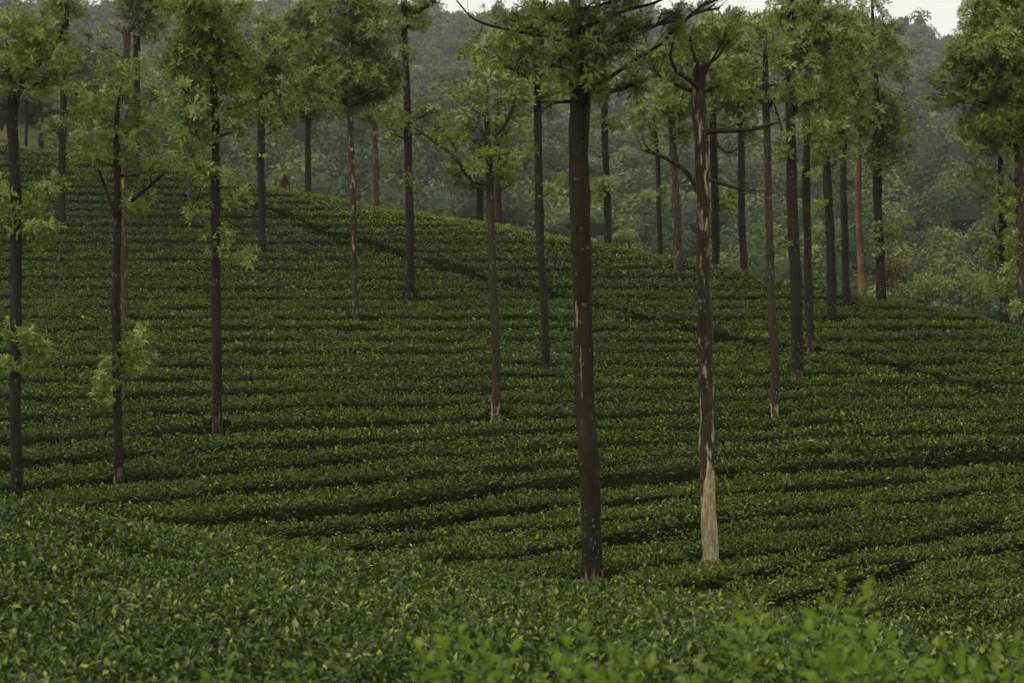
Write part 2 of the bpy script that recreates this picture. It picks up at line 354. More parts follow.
def bark_material(name, dark, mid, speck=.35, bare_a=(.19, .15, .10), bare_b=(.075, .055, .034)):
    """flaky bark with lichen specks; the vertex attribute 'bare' marks where bark has come off"""
    m, nt, N, L = new_mat(name)
    out = N.new('ShaderNodeOutputMaterial')
    tc = N.new('ShaderNodeTexCoord'); mp = N.new('ShaderNodeMapping'); mp.inputs['Scale'].default_value = (1, 1, .22)
    L.new(tc.outputs['Object'], mp.inputs[0])
    nz = N.new('ShaderNodeTexNoise'); nz.inputs['Scale'].default_value = 22; nz.inputs['Detail'].default_value = 8; nz.inputs['Roughness'].default_value = .7
    L.new(mp.outputs[0], nz.inputs['Vector'])
    r = ramp(N, [(.3, dark), (.55, mid), (.75, tuple(c*1.7 for c in mid))]); L.new(nz.outputs['Fac'], r.inputs[0])
    # slow change of colour along the trunk (moss, damp)
    n2 = N.new('ShaderNodeTexNoise'); n2.inputs['Scale'].default_value = 1.3; n2.inputs['Detail'].default_value = 4
    L.new(tc.outputs['Object'], n2.inputs['Vector'])
    r2 = ramp(N, [(.45, (0, 0, 0)), (.65, (.6, .6, .6))]); L.new(n2.outputs['Fac'], r2.inputs[0])
    mx0 = N.new('ShaderNodeMix'); mx0.data_type = 'RGBA'
    L.new(r2.outputs[0], mx0.inputs[0]); L.new(r.outputs[0], mx0.inputs[6]); mx0.inputs[7].default_value = (.034, .032, .013, 1)
    # lichen specks
    vo = N.new('ShaderNodeTexVoronoi'); vo.inputs['Scale'].default_value = 17; vo.inputs['Randomness'].default_value = 1
    mp2 = N.new('ShaderNodeMapping'); mp2.inputs['Scale'].default_value = (1, 1, .45); L.new(tc.outputs['Object'], mp2.inputs[0]); L.new(mp2.outputs[0], vo.inputs['Vector'])
    ma = N.new('ShaderNodeMath'); ma.operation = 'LESS_THAN'; ma.inputs[1].default_value = .24
    L.new(vo.outputs['Distance'], ma.inputs[0])
    n3 = N.new('ShaderNodeTexNoise'); n3.inputs['Scale'].default_value = 4; L.new(tc.outputs['Object'], n3.inputs['Vector'])
    m3 = N.new('ShaderNodeMath'); m3.operation = 'GREATER_THAN'; m3.inputs[1].default_value = .54; L.new(n3.outputs['Fac'], m3.inputs[0])
    m4 = N.new('ShaderNodeMath'); m4.operation = 'MULTIPLY'; L.new(ma.outputs[0], m4.inputs[0]); L.new(m3.outputs[0], m4.inputs[1])
    m5 = N.new('ShaderNodeMath'); m5.operation = 'MULTIPLY'; L.new(m4.outputs[0], m5.inputs[0]); m5.inputs[1].default_value = speck
    mx1 = N.new('ShaderNodeMix'); mx1.data_type = 'RGBA'
    L.new(m5.outputs[0], mx1.inputs[0]); L.new(mx0.outputs[2], mx1.inputs[6]); mx1.inputs[7].default_value = (.42, .44, .38, 1)
    # bare wood
    at = N.new('ShaderNodeAttribute'); at.attribute_name = 'bare'
    n4 = N.new('ShaderNodeTexNoise'); n4.inputs['Scale'].default_value = 15; n4.inputs['Detail'].default_value = 7
    L.new(mp.outputs[0], n4.inputs['Vector'])
    a1 = N.new('ShaderNodeMath'); a1.operation = 'ADD'; L.new(at.outputs['Fac'], a1.inputs[0]); L.new(n4.outputs['Fac'], a1.inputs[1])
    r4 = ramp(N, [(.90, (0, 0, 0)), (1.0, (1, 1, 1))])
    L.new(a1.outputs[0], r4.inputs[0])
    r5 = ramp(N, [(.32, tuple(c*.55 for c in bare_b)), (.46, bare_b), (.60, bare_a)]); L.new(nz.outputs['Fac'], r5.inputs[0])
    mx2 = N.new('ShaderNodeMix'); mx2.data_type = 'RGBA'
    L.new(r4.outputs[0], mx2.inputs[0]); L.new(mx1.outputs[2], mx2.inputs[6]); L.new(r5.outputs[0], mx2.inputs[7])
    pr = N.new('ShaderNodeBsdfPrincipled'); pr.inputs['Roughness'].default_value = .9; pr.inputs['Specular IOR Level'].default_value = .15
    L.new(mx2.outputs[2], pr.inputs['Base Color'])
    b = N.new('ShaderNodeBump'); b.inputs['Strength'].default_value = .9; b.inputs['Distance'].default_value = .02
    L.new(nz.outputs['Fac'], b.inputs['Height']); L.new(b.outputs[0], pr.inputs['Normal'])
    L.new(pr.outputs[0], out.inputs['Surface'])
    return m

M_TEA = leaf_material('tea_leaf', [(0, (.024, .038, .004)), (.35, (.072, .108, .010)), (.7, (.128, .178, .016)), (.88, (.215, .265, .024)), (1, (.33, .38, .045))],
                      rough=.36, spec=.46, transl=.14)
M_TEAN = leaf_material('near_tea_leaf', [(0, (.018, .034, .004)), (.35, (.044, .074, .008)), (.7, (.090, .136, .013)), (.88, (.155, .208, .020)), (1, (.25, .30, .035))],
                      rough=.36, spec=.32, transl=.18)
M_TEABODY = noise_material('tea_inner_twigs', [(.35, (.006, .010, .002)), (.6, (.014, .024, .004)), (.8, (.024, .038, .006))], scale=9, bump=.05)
M_SOIL = noise_material('soil', [(.35, (.030, .024, .014)), (.5, (.045, .042, .018)), (.7, (.05, .062, .022))], scale=1.4, detail=9)
M_HILL = noise_material('hill_ground', [(.38, (.035, .055, .018)), (.52, (.06, .075, .028)), (.66, (.095, .085, .045))], scale=.02, detail=9)
M_BARK = bark_material('dark_bark', (.005, .0045, .003), (.026, .022, .014), speck=.22)
M_BARKS = bark_material('scarred_bark', (.005, .0045, .003), (.026, .022, .014), speck=.22, bare_a=(.36, .27, .17), bare_b=(.19, .13, .08))
M_BARKB = bark_material('brown_bark', (.024, .018, .011), (.080, .060, .036), bare_a=(.42, .29, .17), bare_b=(.24, .15, .08))
M_BARKM = bark_material('mixed_bark', (.014, .011, .007), (.060, .046, .026), bare_a=(.52, .43, .29), bare_b=(.30, .23, .14))
M_BARKO = bark_material('orange_bark', (.09, .055, .026), (.23, .14, .065), speck=.1, bare_a=(.34, .18, .07), bare_b=(.2, .10, .035))
M_TWIG = noise_material('twig', [(.3, (.03, .02, .012)), (.7, (.09, .06, .035))], scale=12)
def crown_mat(name, k, pale, yel=1.0):
    b = [(.028, .046, .007), (.078, .125, .015), (.150, .210, .028), (.26, .32, .07), (.38, .43, .17)]
    g = (.10, .12, .075)
    st = [(p, tuple((c*(1-pale)+gg*1.3*pale*(.4+.9*i/4))*k*(yel if j == 0 else 1) for j, (c, gg) in enumerate(zip(b[i], g)))) for i, p in enumerate((0, .3, .6, .85, 1))]
    return leaf_material(name, st, rough=.5, spec=.35, transl=.27, tcol=(.12, .17, .03))
M_CROWN = {'n': crown_mat('frond_green', 1.40, 0), 'd': crown_mat('frond_deep_green', .95, 0),
           'p': crown_mat('frond_silvery', 1.50, .25), 'y': crown_mat('frond_pale', 1.72, .22, 1.05)}
M_SHOOT = leaf_material('shoot_leaf', [(0, (.075, .12, .008)), (.5, (.15, .22, .014)), (1, (.25, .33, .03))], rough=.5, spec=.3, transl=.45, tcol=(.25, .42, .03))
M_STEM = noise_material('green_stem', [(.3, (.04, .06, .015)), (.7, (.08, .12, .03))], scale=20)
M_FOREST = leaf_material('forest_leaf', [(0, (.016, .030, .009)), (.4, (.052, .084, .020)), (.75, (.112, .148, .034)), (1, (.21, .23, .07))], rough=.6, spec=.25, transl=.2)
M_DRY = leaf_material('dry_leaf', [(0, (.05, .045, .018)), (.6, (.12, .11, .045)), (1, (.20, .18, .08))], rough=.7, spec=.2, transl=.2, tcol=(.15, .1, .03))
M_RUST = leaf_material('rusty_leaf', [(0, (.06, .035, .015)), (.6, (.14, .08, .035)), (1, (.22, .14, .06))], rough=.7, spec=.2, transl=.2, tcol=(.2, .08, .03))

# ------------------------------------------------------------------ ground (one sheet to the horizon)
rad = np.concatenate([[0.05], np.geomspace(1.2, 1500, 420)])
azs = np.unique(np.concatenate([np.linspace(-math.pi, -.5, 40), np.linspace(-.5, .5, 321), np.linspace(.5, math.pi, 40)]))
azs = azs[:-1]
Rg, Ag = np.meshgrid(rad, azs, indexing='ij')
GX = Rg*np.sin(Ag); GY = Rg*np.cos(Ag)
GZ = ground_height(GX, GY)+.05*(fbm(GX*2, GY*2, 3)-.5)
V = np.stack([GX, GY, GZ+CZ], -1).reshape(-1, 3)
na = len(azs); nr = len(rad)
i, j = np.meshgrid(np.arange(nr-1), np.arange(na), indexing='ij')
jn = (j+1) % na
Q = np.stack([i*na+j, i*na+jn, (i+1)*na+jn, (i+1)*na+j], -1).reshape(-1, 4)[:, ::-1]
rm = np.hypot(V[Q[:, 0], 0], V[Q[:, 0], 1])
g = make_mesh('ground', V, Q, [M_SOIL, M_HILL], mat_index=(rm > 96).astype(int), smooth_shade=True)
tag(g, kind='structure')

# ------------------------------------------------------------------ tea: body of the bushes
def tea_body(name, y0, y1, step, ustep, label, cut=None):
    n = int(math.log(y1/y0)/step)
    Ys = np.geomspace(y0, y1, n)
    us = np.arange(-330, 1354, ustep)
    A, B = np.meshgrid(Ys, us, indexing='ij')
    X = (B-CU)/F*A
    Z = tea_height(X, A)-.035
    # closing skirts down to the soil at the front and the back
    if cut == 'front':
        Z[0, :] = base_height(X[0], A[0])-.9
    Z[-1, :] -= .9
    V = np.stack([X, A, Z+CZ], -1).reshape(-1, 3)
    nu = len(us)
    i, j = np.meshgrid(np.arange(n-1), np.arange(nu-1), indexing='ij')
    Q = np.stack([i*nu+j, i*nu+j+1, (i+1)*nu+j+1, (i+1)*nu+j], -1).reshape(-1, 4)
    return V, Q

def tea_leaves(n, y0, y1, L, seed, two=False, bright=.1, off=(-.05, .06), edge=None):
    rng = np.random.default_rng(seed)
    Y = np.sqrt(rng.uniform(y0*y0, y1*y1, n)); u = rng.uniform(-300, 1324, n)
    # fewer leaves beyond the sides of the photograph
    out = (u < -25) | (u > 1049)
    keep = ~out | (rng.random(n) < .45)
    Y = Y[keep]; u = u[keep]
    X = (u-CU)/F*Y
    e = .05
    z = tea_height(X, Y)
    gx = (tea_height(X+e, Y)-z)/e; gy = (tea_height(X, Y+e)-z)/e
    sl = np.sqrt(1+gx*gx+gy*gy)
    if edge is not None:
        ye = interp(X, EX, EY)+1.2
        ok = (Y < ye) if edge == 'near' else (Y >= ye)
    else: ok = np.ones(len(X), bool)
    dr_ = base_height(X, Y)-z
    keep = ok & (rng.random(len(X)) < np.clip(sl/1.5, .70, 1)*(1-.85*smooth((dr_-.22)/.3)))
    X, Y, z, gx, gy, u = (a[keep] for a in (X, Y, z, gx, gy, u))
    n = len(X)
    lean = np.clip(np.hypot(gx, gy), 0, 2)
    z = z+rng.uniform(off[0], off[1], n)
    # leaf direction: random azimuth, raised; on furrow sides leaning outwards
    az = rng.uniform(0, 2*np.pi, n); el = np.radians(rng.normal(28, 24, n))
    up_ = rng.random(n) < .22
    el = np.where(up_, np.radians(rng.uniform(50, 85, n)), el)
    d = np.stack([np.cos(az)*np.cos(el)-gx*.35, np.sin(az)*np.cos(el)-gy*.35, np.sin(el)], -1)
    d /= np.linalg.norm(d, axis=1)[:, None]
    s = np.cross(d, [0, 0, 1.0]); s /= np.linalg.norm(s, axis=1)[:, None]+1e-6
    nn = np.cross(s, d)
    roll = rng.normal(0, .6, n)
    s2 = s*np.cos(roll)[:, None]+nn*np.sin(roll)[:, None]; n2 = np.cross(s2, d)
    ll = L*rng.lognormal(0, .25, n)*np.where(up_, .8, 1)
    w = ll*rng.uniform(.17, .26, n)
    p = np.stack([X, Y, z+CZ], -1)
    ll = ll[:, None]; w = w[:, None]
    b = p; t = p+d*ll-n2*ll*.12
    m = p+d*ll*.5+n2*ll*.02
    l = m+s2*w+n2*w*.45; r = m-s2*w+n2*w*.45
    tone = np.clip(rng.normal(.38, .17, n), 0, 1)
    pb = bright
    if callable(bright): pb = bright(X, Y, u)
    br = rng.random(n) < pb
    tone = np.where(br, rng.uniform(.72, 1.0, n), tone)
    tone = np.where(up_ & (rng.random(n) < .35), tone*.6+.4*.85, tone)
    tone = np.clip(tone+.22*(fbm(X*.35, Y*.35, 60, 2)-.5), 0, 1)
    if two:
        tone = np.clip((tone-.40)*1.25+.34, 0, 1)
        V = np.stack([b, l, t, r, m], 1).reshape(-1, 3)
        o = np.arange(n)[:, None]*5
        Q = np.concatenate([o+np.array([[0, 4, 2, 1]]), o+np.array([[0, 3, 2, 4]])])
        tone = np.concatenate([tone, tone])
    else:
        V = np.stack([b, l, t, r], 1).reshape(-1, 3)
        Q = np.arange(n)[:, None]*4+np.array([[0, 3, 2, 1]])
    return V, Q, tone

def join(parts):
    Vs, Qs, Ts, Ms = [], [], [], []
    o = 0
    for V, Q, T, mi in parts:
        Vs.append(V); Qs.append(Q+o); Ts.append(np.broadcast_to(T, (len(Q),))); Ms.append(np.full(len(Q), mi)); o += len(V)
    return np.concatenate(Vs), np.concatenate(Qs), np.concatenate(Ts), np.concatenate(Ms)

def split_body(V, Q, near):
    c = V[Q].mean(1)
    ye = interp(c[:, 0], EX, EY)+1.2
    k = (c[:, 1] < ye) if near else (c[:, 1] >= ye)
    Q = Q[k]
    used = np.unique(Q); mp = np.zeros(len(V), np.int64); mp[used] = np.arange(len(used))
    return V[used], mp[Q]

Vb, Qb = tea_body('b', 6.5, 104, .0018, 6, '', cut='front')
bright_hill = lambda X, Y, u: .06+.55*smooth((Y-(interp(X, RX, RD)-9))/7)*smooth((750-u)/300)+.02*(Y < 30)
bright_near = lambda X, Y, u: .09+.16*vnoise(X*.6, Y*.6, 71)
nV, nQ = split_body(Vb, Qb, True)
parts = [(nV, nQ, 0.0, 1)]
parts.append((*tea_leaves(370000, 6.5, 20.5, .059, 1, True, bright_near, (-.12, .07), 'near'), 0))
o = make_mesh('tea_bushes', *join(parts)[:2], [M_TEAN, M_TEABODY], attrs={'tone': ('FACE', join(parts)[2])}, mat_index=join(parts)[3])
tag(o, 'dense glossy tea bushes with bright young leaves on the near mound at the bottom', 'tea bushes', 'stuff')
fV, fQ = split_body(Vb, Qb, False)
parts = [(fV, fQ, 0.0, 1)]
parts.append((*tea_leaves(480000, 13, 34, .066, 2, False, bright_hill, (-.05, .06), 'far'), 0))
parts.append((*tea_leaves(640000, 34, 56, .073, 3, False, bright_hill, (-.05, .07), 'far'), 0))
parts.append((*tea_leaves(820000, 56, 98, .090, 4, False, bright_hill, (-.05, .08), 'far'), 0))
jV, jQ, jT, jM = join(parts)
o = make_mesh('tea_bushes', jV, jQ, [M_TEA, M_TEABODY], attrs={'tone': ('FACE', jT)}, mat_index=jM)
tag(o, 'clipped dark green tea bushes in long furrowed rows covering the hillside', 'tea bushes', 'stuff')
del jV, jQ, jT, jM, parts

# ------------------------------------------------------------------ silver oak parts
def tube(P, R, sides=10, rough=.0, seed=0, cap=True, step=None):
    P = np.asarray(P, float); R = np.asarray(R, float)
    # resample
    seg = np.linalg.norm(np.diff(P, axis=0), axis=1); s = np.concatenate([[0], np.cumsum(seg)])
    n = max(len(P), int(s[-1]/(step or .2))+2)
    # Catmull-like smoothing by fine interpolation and averaging
    t = np.linspace(0, s[-1], n)
    Q = np.stack([interp(t, s, P[:, k]) for k in range(3)], -1); r = interp(t, s, R)
    if len(P) > 2:
        for _ in range(max(1, n//(4*len(P)))):
            Q[1:-1] = Q[1:-1]*.5+(Q[:-2]+Q[2:])*.25
    T = np.gradient(Q, axis=0); T /= np.linalg.norm(T, axis=1)[:, None]+1e-9
    ref = np.array([0, 1.0, 0]) if abs(T[0][1]) < .8 else np.array([1.0, 0, 0])
    A = np.cross(T, ref); A /= np.linalg.norm(A, axis=1)[:, None]+1e-9
    B = np.cross(T, A)
    th = np.linspace(0, 2*np.pi, sides, endpoint=False)
    TH, TT = np.meshgrid(th, t)
    rr = r[:, None]*np.ones_like(TH)
    if rough:
        q = np.cos(TH)*2.2; w = np.sin(TH)*2.2
        nn = vnoise(q*2+50, w*2+TT*1.1+seed*3.1, seed)-.5
        n2 = vnoise(q*4+TT*.6+9, w*4+TT*5, seed+5)-.5
        n3 = vnoise(TT*2.2+seed, TT*0+seed, seed+8)-.5
        rr = rr*(1+rough*(nn*1.2+n2*.8+n3*.7))
    V = Q[:, None, :]+A[:, None, :]*(np.cos(TH)*rr)[..., None]+B[:, None, :]*(np.sin(TH)*rr)[..., None]
    info = (TH.ravel(), np.repeat(t, sides))
    V = V.reshape(-1, 3)
    i, j = np.meshgrid(np.arange(n-1), np.arange(sides), indexing='ij'); jn = (j+1) % sides
    Qd = np.stack([i*sides+j, i*sides+jn, (i+1)*sides+jn, (i+1)*sides+j], -1).reshape(-1, 4)
    if cap:   # close the end with a shrunken ring
        top = V[-sides:]; c = top.mean(0)
        V = np.concatenate([V, c+(top-c)*.02+T[-1]*r[-1]*.15])
        j = np.arange(sides); jn = (j+1) % sides; b0 = (n-1)*sides; b1 = n*sides
        Qd = np.concatenate([Qd, np.stack([b0+j, b0+jn, b1+jn, b1+j], -1)])
        info = (np.concatenate([info[0], th]), np.concatenate([info[1], np.full(sides, t[-1])]))
    return V, Qd, info

def frond(rng, lod):
    """fern-like leaf: midrib along +x, lobes to both sides; returns verts, quads"""
    Ln = 1.0
    npair = {0: 6, 1: 4, 2: 3}[lod]
    wid = {0: .030, 1: .042, 2: .062}[lod]
    V = []; Q = []
    droop = rng.uniform(.1, .55); bend = rng.uniform(-.2, .2)
    def mid(t): return np.array([t*Ln*(1-.1*droop*t), bend*t*t, -droop*t*t*.6])
    def rh(a, b, w, nrm):
        dd = b-a; s = np.cross(dd, nrm); s /= np.linalg.norm(s)+1e-9
        m = a+dd*.45; k = len(V)
        V.extend([a, m+s*w, b, m-s*w]); Q.append([k, k+1, k+2, k+3])
    nrm = np.array([0, 0, 1.0])
    if lod < 2: rh(mid(0), mid(.55), .012, nrm); rh(mid(.45), mid(1.0), .05 if lod == 0 else .07, nrm)
    else: rh(mid(.1), mid(1.0), .07, nrm)
    for k in range(npair):
        t = .18+.68*(k+.5)/npair
        ll = (.27-.16*abs(t-.40)*2)*rng.uniform(.8, 1.15)
        for sg in (-1, 1):
            a = mid(t); ang = rng.uniform(.45, .8)
            b = a+np.array([math.cos(ang)*ll, sg*math.sin(ang)*ll, rng.uniform(-.12, .10)])
            rh(a, b, wid*rng.uniform(.8, 1.2), nrm+rng.normal(0, .35, 3))
    return np.array(V), np.array(Q)

def make_tuft(seed, lod):
    rng = np.random.default_rng(seed)
    V = []; Q = []; T = []; o = 0
    nf = {0: 12, 1: 11, 2: 9}[lod]
    for k in range(nf):
        v, q = frond(rng, lod)
        L = rng.uniform(.7, 1.1)
        th = rng.uniform(0, 2*np.pi) if k > 2 else k*2.1
        inc = math.radians(rng.uniform(15, 95))      # angle away from the shoot axis (+z)
        ca, sa = math.sin(inc), math.cos(inc)
        # rotate: x -> outward & up
        x = np.array([ca*math.cos(th), ca*math.sin(th), sa]); y = np.array([-math.sin(th), math.cos(th), 0]); z = np.cross(x, y)
        R = np.stack([x, y, z])
        base = np.array([0, 0, -rng.uniform(0, .5)])
        v = (v*L)@R+base
        V.append(v); Q.append(q+o); o += len(v)
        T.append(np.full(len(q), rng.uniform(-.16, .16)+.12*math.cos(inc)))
    # the shoot itself: a thin brown prism below the leaves
    return np.concatenate(V), np.concatenate(Q), np.concatenate(T)

TUFTS = {l: [make_tuft(100*l+k, l) for k in range(8)] for l in (0, 1, 2)}

def rot_to(ax, rng):
    """rotation matrices (rows = images of x, y, z) that send +z to ax"""
    n = len(ax)
    a = rng.normal(size=(n, 3)); x = np.cross(a, ax); x /= np.linalg.norm(x, axis=1)[:, None]
    y = np.cross(ax, x)
    return np.stack([x, y, ax], 1)

def foliage(ells, rng, lod, dens, size, seed):
    """ells: list of (centre, (rx, ry, rz)); returns leaf verts/quads/tone and twig verts/quads"""
    pos = []; ax = []; ton = []; cen = []
    for (c, r, dk) in ells:
        c = np.array(c); r = np.array(r)
        # one bough breaks up into several clumps of uneven size
        vol = 4.19*r[0]*r[1]*r[2]
        ns = int(np.clip(vol*6.0, 8, 40))
        for k in range(ns):
            dd = rng.normal(size=3); dd /= np.linalg.norm(dd)
            cc = c+dd*r*rng.uniform(.25, 1.02)
            rs = np.minimum(r*rng.uniform(.30, .58)*rng.uniform(.75, 1.25, 3), .62)
            rs = np.maximum(rs, .10)
            rs[2] *= .85
            if rng.random() < .14: cc = c+dd*r*rng.uniform(1.05, 1.3); rs = rs*.55
            v = 4.19*rs[0]*rs[1]*rs[2]
            m = max(3, int(dens*dk*v+rng.random()))
            q = rng.normal(size=(m, 3)); q /= np.linalg.norm(q, axis=1)[:, None]
            rad_ = rng.uniform(.25, 1.3, m)**.7
            p = cc+q*rs*rad_[:, None]
            a = q*.8+(p-c)/r*.5+np.array([0, 0, .55])+rng.normal(0, .25, (m, 3))
            a /= np.linalg.norm(a, axis=1)[:, None]
            pos.append(p); ax.append(a); cen.append(np.repeat(cc[None], m, 0))
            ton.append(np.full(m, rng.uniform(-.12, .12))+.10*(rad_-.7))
    pos = np.concatenate(pos); ax = np.concatenate(ax); ton = np.concatenate(ton); cen = np.concatenate(cen)
    n = len(pos); R = rot_to(ax, rng); sz = size*rng.uniform(.7, 1.25, n)
    ton = ton+rng.normal(.48, .15, n)
    young = rng.random(n) < .24
    ton = np.where(young, ton+.25, ton)
    var = rng.integers(0, 8, n)
    Vs, Qs, Ts = [], [], []; o = 0
    for k in range(8):
        tv, tq, tt = TUFTS[lod][k]
        id_ = np.where(var == k)[0]
        if not len(id_): continue
        v = np.einsum('vk,nkj->nvj', tv, R[id_])*sz[id_][:, None, None]+pos[id_][:, None, :]
        q = tq[None]+(np.arange(len(id_))*len(tv))[:, None, None]+o
        Vs.append(v.reshape(-1, 3)); Qs.append(q.reshape(-1, 4)); Ts.append(np.clip(tt[None]+ton[id_][:, None], 0, 1).ravel())
        o += len(id_)*len(tv)
    # twigs: from the clump centre towards the shoots
    b = pos-ax*sz[:, None]*.3; a = cen*.55+pos*.45
    d = b-a; w = np.cross(d, rng.normal(size=(n, 3))); w /= np.linalg.norm(w, axis=1)[:, None]+1e-9
    w2 = np.cross(d, w); w2 /= np.linalg.norm(w2, axis=1)[:, None]+1e-9
    r0 = .007+.0012*(lod > 0)
    tv = np.stack([a+w*r0, a-w*r0*.5+w2*r0*.87, a-w*r0*.5-w2*r0*.87, b+w*r0*.5, b-w*r0*.25+w2*r0*.43, b-w*r0*.25-w2*r0*.43], 1).reshape(-1, 3)
    tq = (np.arange(n)[:, None, None]*6+np.array([[[0, 1, 4, 3], [1, 2, 5, 4], [2, 0, 3, 5]]])).reshape(-1, 4)
    return np.concatenate(Vs), np.concatenate(Qs), np.concatenate(Ts), tv, tq


BARKS = {'B': M_BARKB, 'M': M_BARKM, 'O': M_BARKO, None: M_BARK}
for ti, t in enumerate(TREES):
    rng = np.random.default_rng(1000+ti)
    u0, y0, w0 = t['tr'][0]
    d = t.get('d') or D_of_y(y0)
    px = d/F
    lod = t.get('lod', 0 if d < 36 else (1 if d < 58 else 2))
    pts = [W(u, y, d) for u, y, w in t['tr']]
    rad_ = [w*px/2*.93 for u, y, w in t['tr']]
    gx, gy = pts[0][0], pts[0][1]
    gz = float(ground_height(np.array([gx]), np.array([gy]))[0])
    pts = [np.array([gx, gy, gz-.15])]+pts; rad_ = [rad_[0]*1.25]+rad_
    # real trunks wander a little towards and away from the viewer too
    ph = rng.uniform(0, 6)
    for k in range(2, len(pts)): pts[k] = pts[k]+np.array([.018*math.sin(k*2.1+ph*2), .10*math.sin(k*1.3+ph), 0])
    origin = np.array([gx, gy, gz+CZ])
    loc = lambda A: np.asarray(A)+np.array([0, 0, CZ])-origin
    tree = thing('silver_oak', t['l'], 'tree', tuple(origin), 'silver oaks standing in the tea')
    bm = M_BARKS if t.get('bare') == 'scar' else BARKS[t.get('bark')]
    sides = 20 if lod == 0 else 12
    V, Q, (TH, TT) = tube(pts, rad_, sides, .24, ti, step=.10 if lod == 0 else .16)
    h = V[:, 2]; ypix = CV-F*h/d
    bare = np.zeros(len(V))
    facing = -(V[:, 1]-np.mean(V[:, 1]))   # not used for tone, only to find the trunk's viewer side
    ax_x = interp(ypix, [p[1] for p in t['tr']][::-1], [p[0] for p in t['tr']][::-1])
    offx = (CU+F*V[:, 0]/d-ax_x)
    b = t.get('bare')
    if b == 'foot':
        bare = .46*(1-smooth((h-(pts[1][2]))/(.55)))
    elif b == 'scar':
        bare = np.where((V[:, 1] < d+.03), .56*(1-smooth((np.abs(offx+5.4+1.0*np.sin(ypix*.03))-.6)/2.2))*smooth((ypix-292)/14)*(1-.5*smooth((ypix-380)/90))*(1-smooth((ypix-480)/60)), 0)
        bare = np.maximum(bare, .42*smooth((ypix-530)/50))
    elif b == 'peel':
        lim = 470+offx*-2.2+10*np.sin(TH*3)
        bare = .75*smooth((ypix-lim)/8)
        st = .44*(1-smooth((np.abs(offx-3.0-2*np.sin(ypix*.05))-1.5)/3))*smooth((ypix-350)/60)
        bare = np.maximum(bare, np.maximum(st, .34))
    elif t.get('bark') in ('B', 'M'):
        bare = np.full(len(V), .32)
    o = make_mesh('trunk', loc(V), Q, bm, tree, {'bare': ('POINT', bare)}, smooth_shade=True)
    if b == 'peel': o['label'] = 'pale wood where the bark has come off at the foot'
    # limbs the photo shows
    for bi, br in enumerate(t.get('br', [])):
        sg = rng.choice([-1, 1]); dd = rng.uniform(.15, .5)
        bp = [W(u, y, d)+np.array([0, sg*dd*(k/(len(br)-1)), 0]) for k, (u, y, w) in enumerate(br)]
        V, Q, _ = tube(bp, [w*px/2 for u, y, w in br], 9, .22, ti*7+bi, step=.08)
        Lb = [(V, Q)]
        bpa = np.array(bp); wl = br[-1][2]*px/2
        for q_ in range(7):
            f_ = rng.uniform(.45, 1.0)*(len(bp)-1); k0 = min(int(f_), len(bp)-2); s0 = bpa[k0]+(bpa[k0+1]-bpa[k0])*(f_-k0)
            dv = bpa[-1]-bpa[0]; dv = dv/np.linalg.norm(dv)*.6+rng.normal(0, .5, 3)+np.array([0, 0, .35]); dv /= np.linalg.norm(dv)
            ln = rng.uniform(.18, .55)
            Lb.append(tube([s0, s0+dv*ln*.5+rng.normal(0, .03, 3), s0+dv*ln+rng.normal(0, .05, 3)], [wl*.5, wl*.35, wl*.12], 5, .1, q_, step=.1)[:2])
        jv_, jq_, _, _ = join([(a_, b_, 0, 0) for a_, b_ in Lb]); V, Q = jv_, jq_
        make_mesh('branch', loc(V), Q, bm, tree, {'bare': ('POINT', np.full(len(V), .30 if t.get('bark') else 0))}, smooth_shade=True)
    # crown
    def ell(c, spread=.45):
        u, y, ru, ry = c[:4]; kk = 1.0 if t.get('bare') == 'scar' else 1.16; ru *= kk; ry *= kk; dk = c[4] if len(c) > 4 else 1.0
        cc = W(u, y, d); rx = ru*px
        cc[1] += rng.uniform(-spread, spread)*rx if len(c) < 6 else c[5]
        return (cc, (rx, rx*rng.uniform(.8, 1.05), ry*px), dk)
    def skeleton(E, r0):
        out = []
        tp = np.array(pts); zz = tp[:, 2]
        for cc, rr, dk in E:
            zt = min(cc[2]-.5*rr[2], zz[-1]-.1)
            zt = max(zt, zz[0]+1)
            a = np.array([interp(zt, zz, tp[:, k]) for k in range(3)])
            rt = float(interp(zt, zz, rad_))
            mid = (a+cc)/2+np.array([rng.normal(0, .08), rng.normal(0, .08), -.10*np.linalg.norm(cc-a)])
            r1 = min(rt*.42, r0)
            out.append(tube([a, mid, cc], [r1, r1*.7, r1*.4], 6, .1, 1, step=.2)[:2])
            for k in range(5):
                q = rng.normal(size=3); q /= np.linalg.norm(q); q[2] = abs(q[2])*.8
                e = cc+q*np.array(rr)*rng.uniform(.6, .95)
                s = mid*.3+cc*.7
                out.append(tube([s, (s+e)/2+rng.normal(0, .05, 3), e], [r1*.38, r1*.25, r1*.1], 5, .1, 1, step=.25)[:2])
        return out
    dens = {0: 135, 1: 112, 2: 88}[lod]; size = {0: .165, 1: .185, 2: .225}[lod]
    E = [ell(c) for c in t['cr']]
    LV, LQ, LT, TV, TQ = foliage(E, rng, lod, dens, size, ti)
    parts = [(LV, LQ, LT, 0), (TV, TQ, 0, 1)]
    for v, q in skeleton(E, .05): parts.append((v, q, 0, 1))
    jV, jQ, jT, jM = join(parts)
    make_mesh('crown', loc(jV), jQ, [M_CROWN[t['m']], M_TWIG], tree, {'tone': ('FACE', jT)}, mat_index=jM)
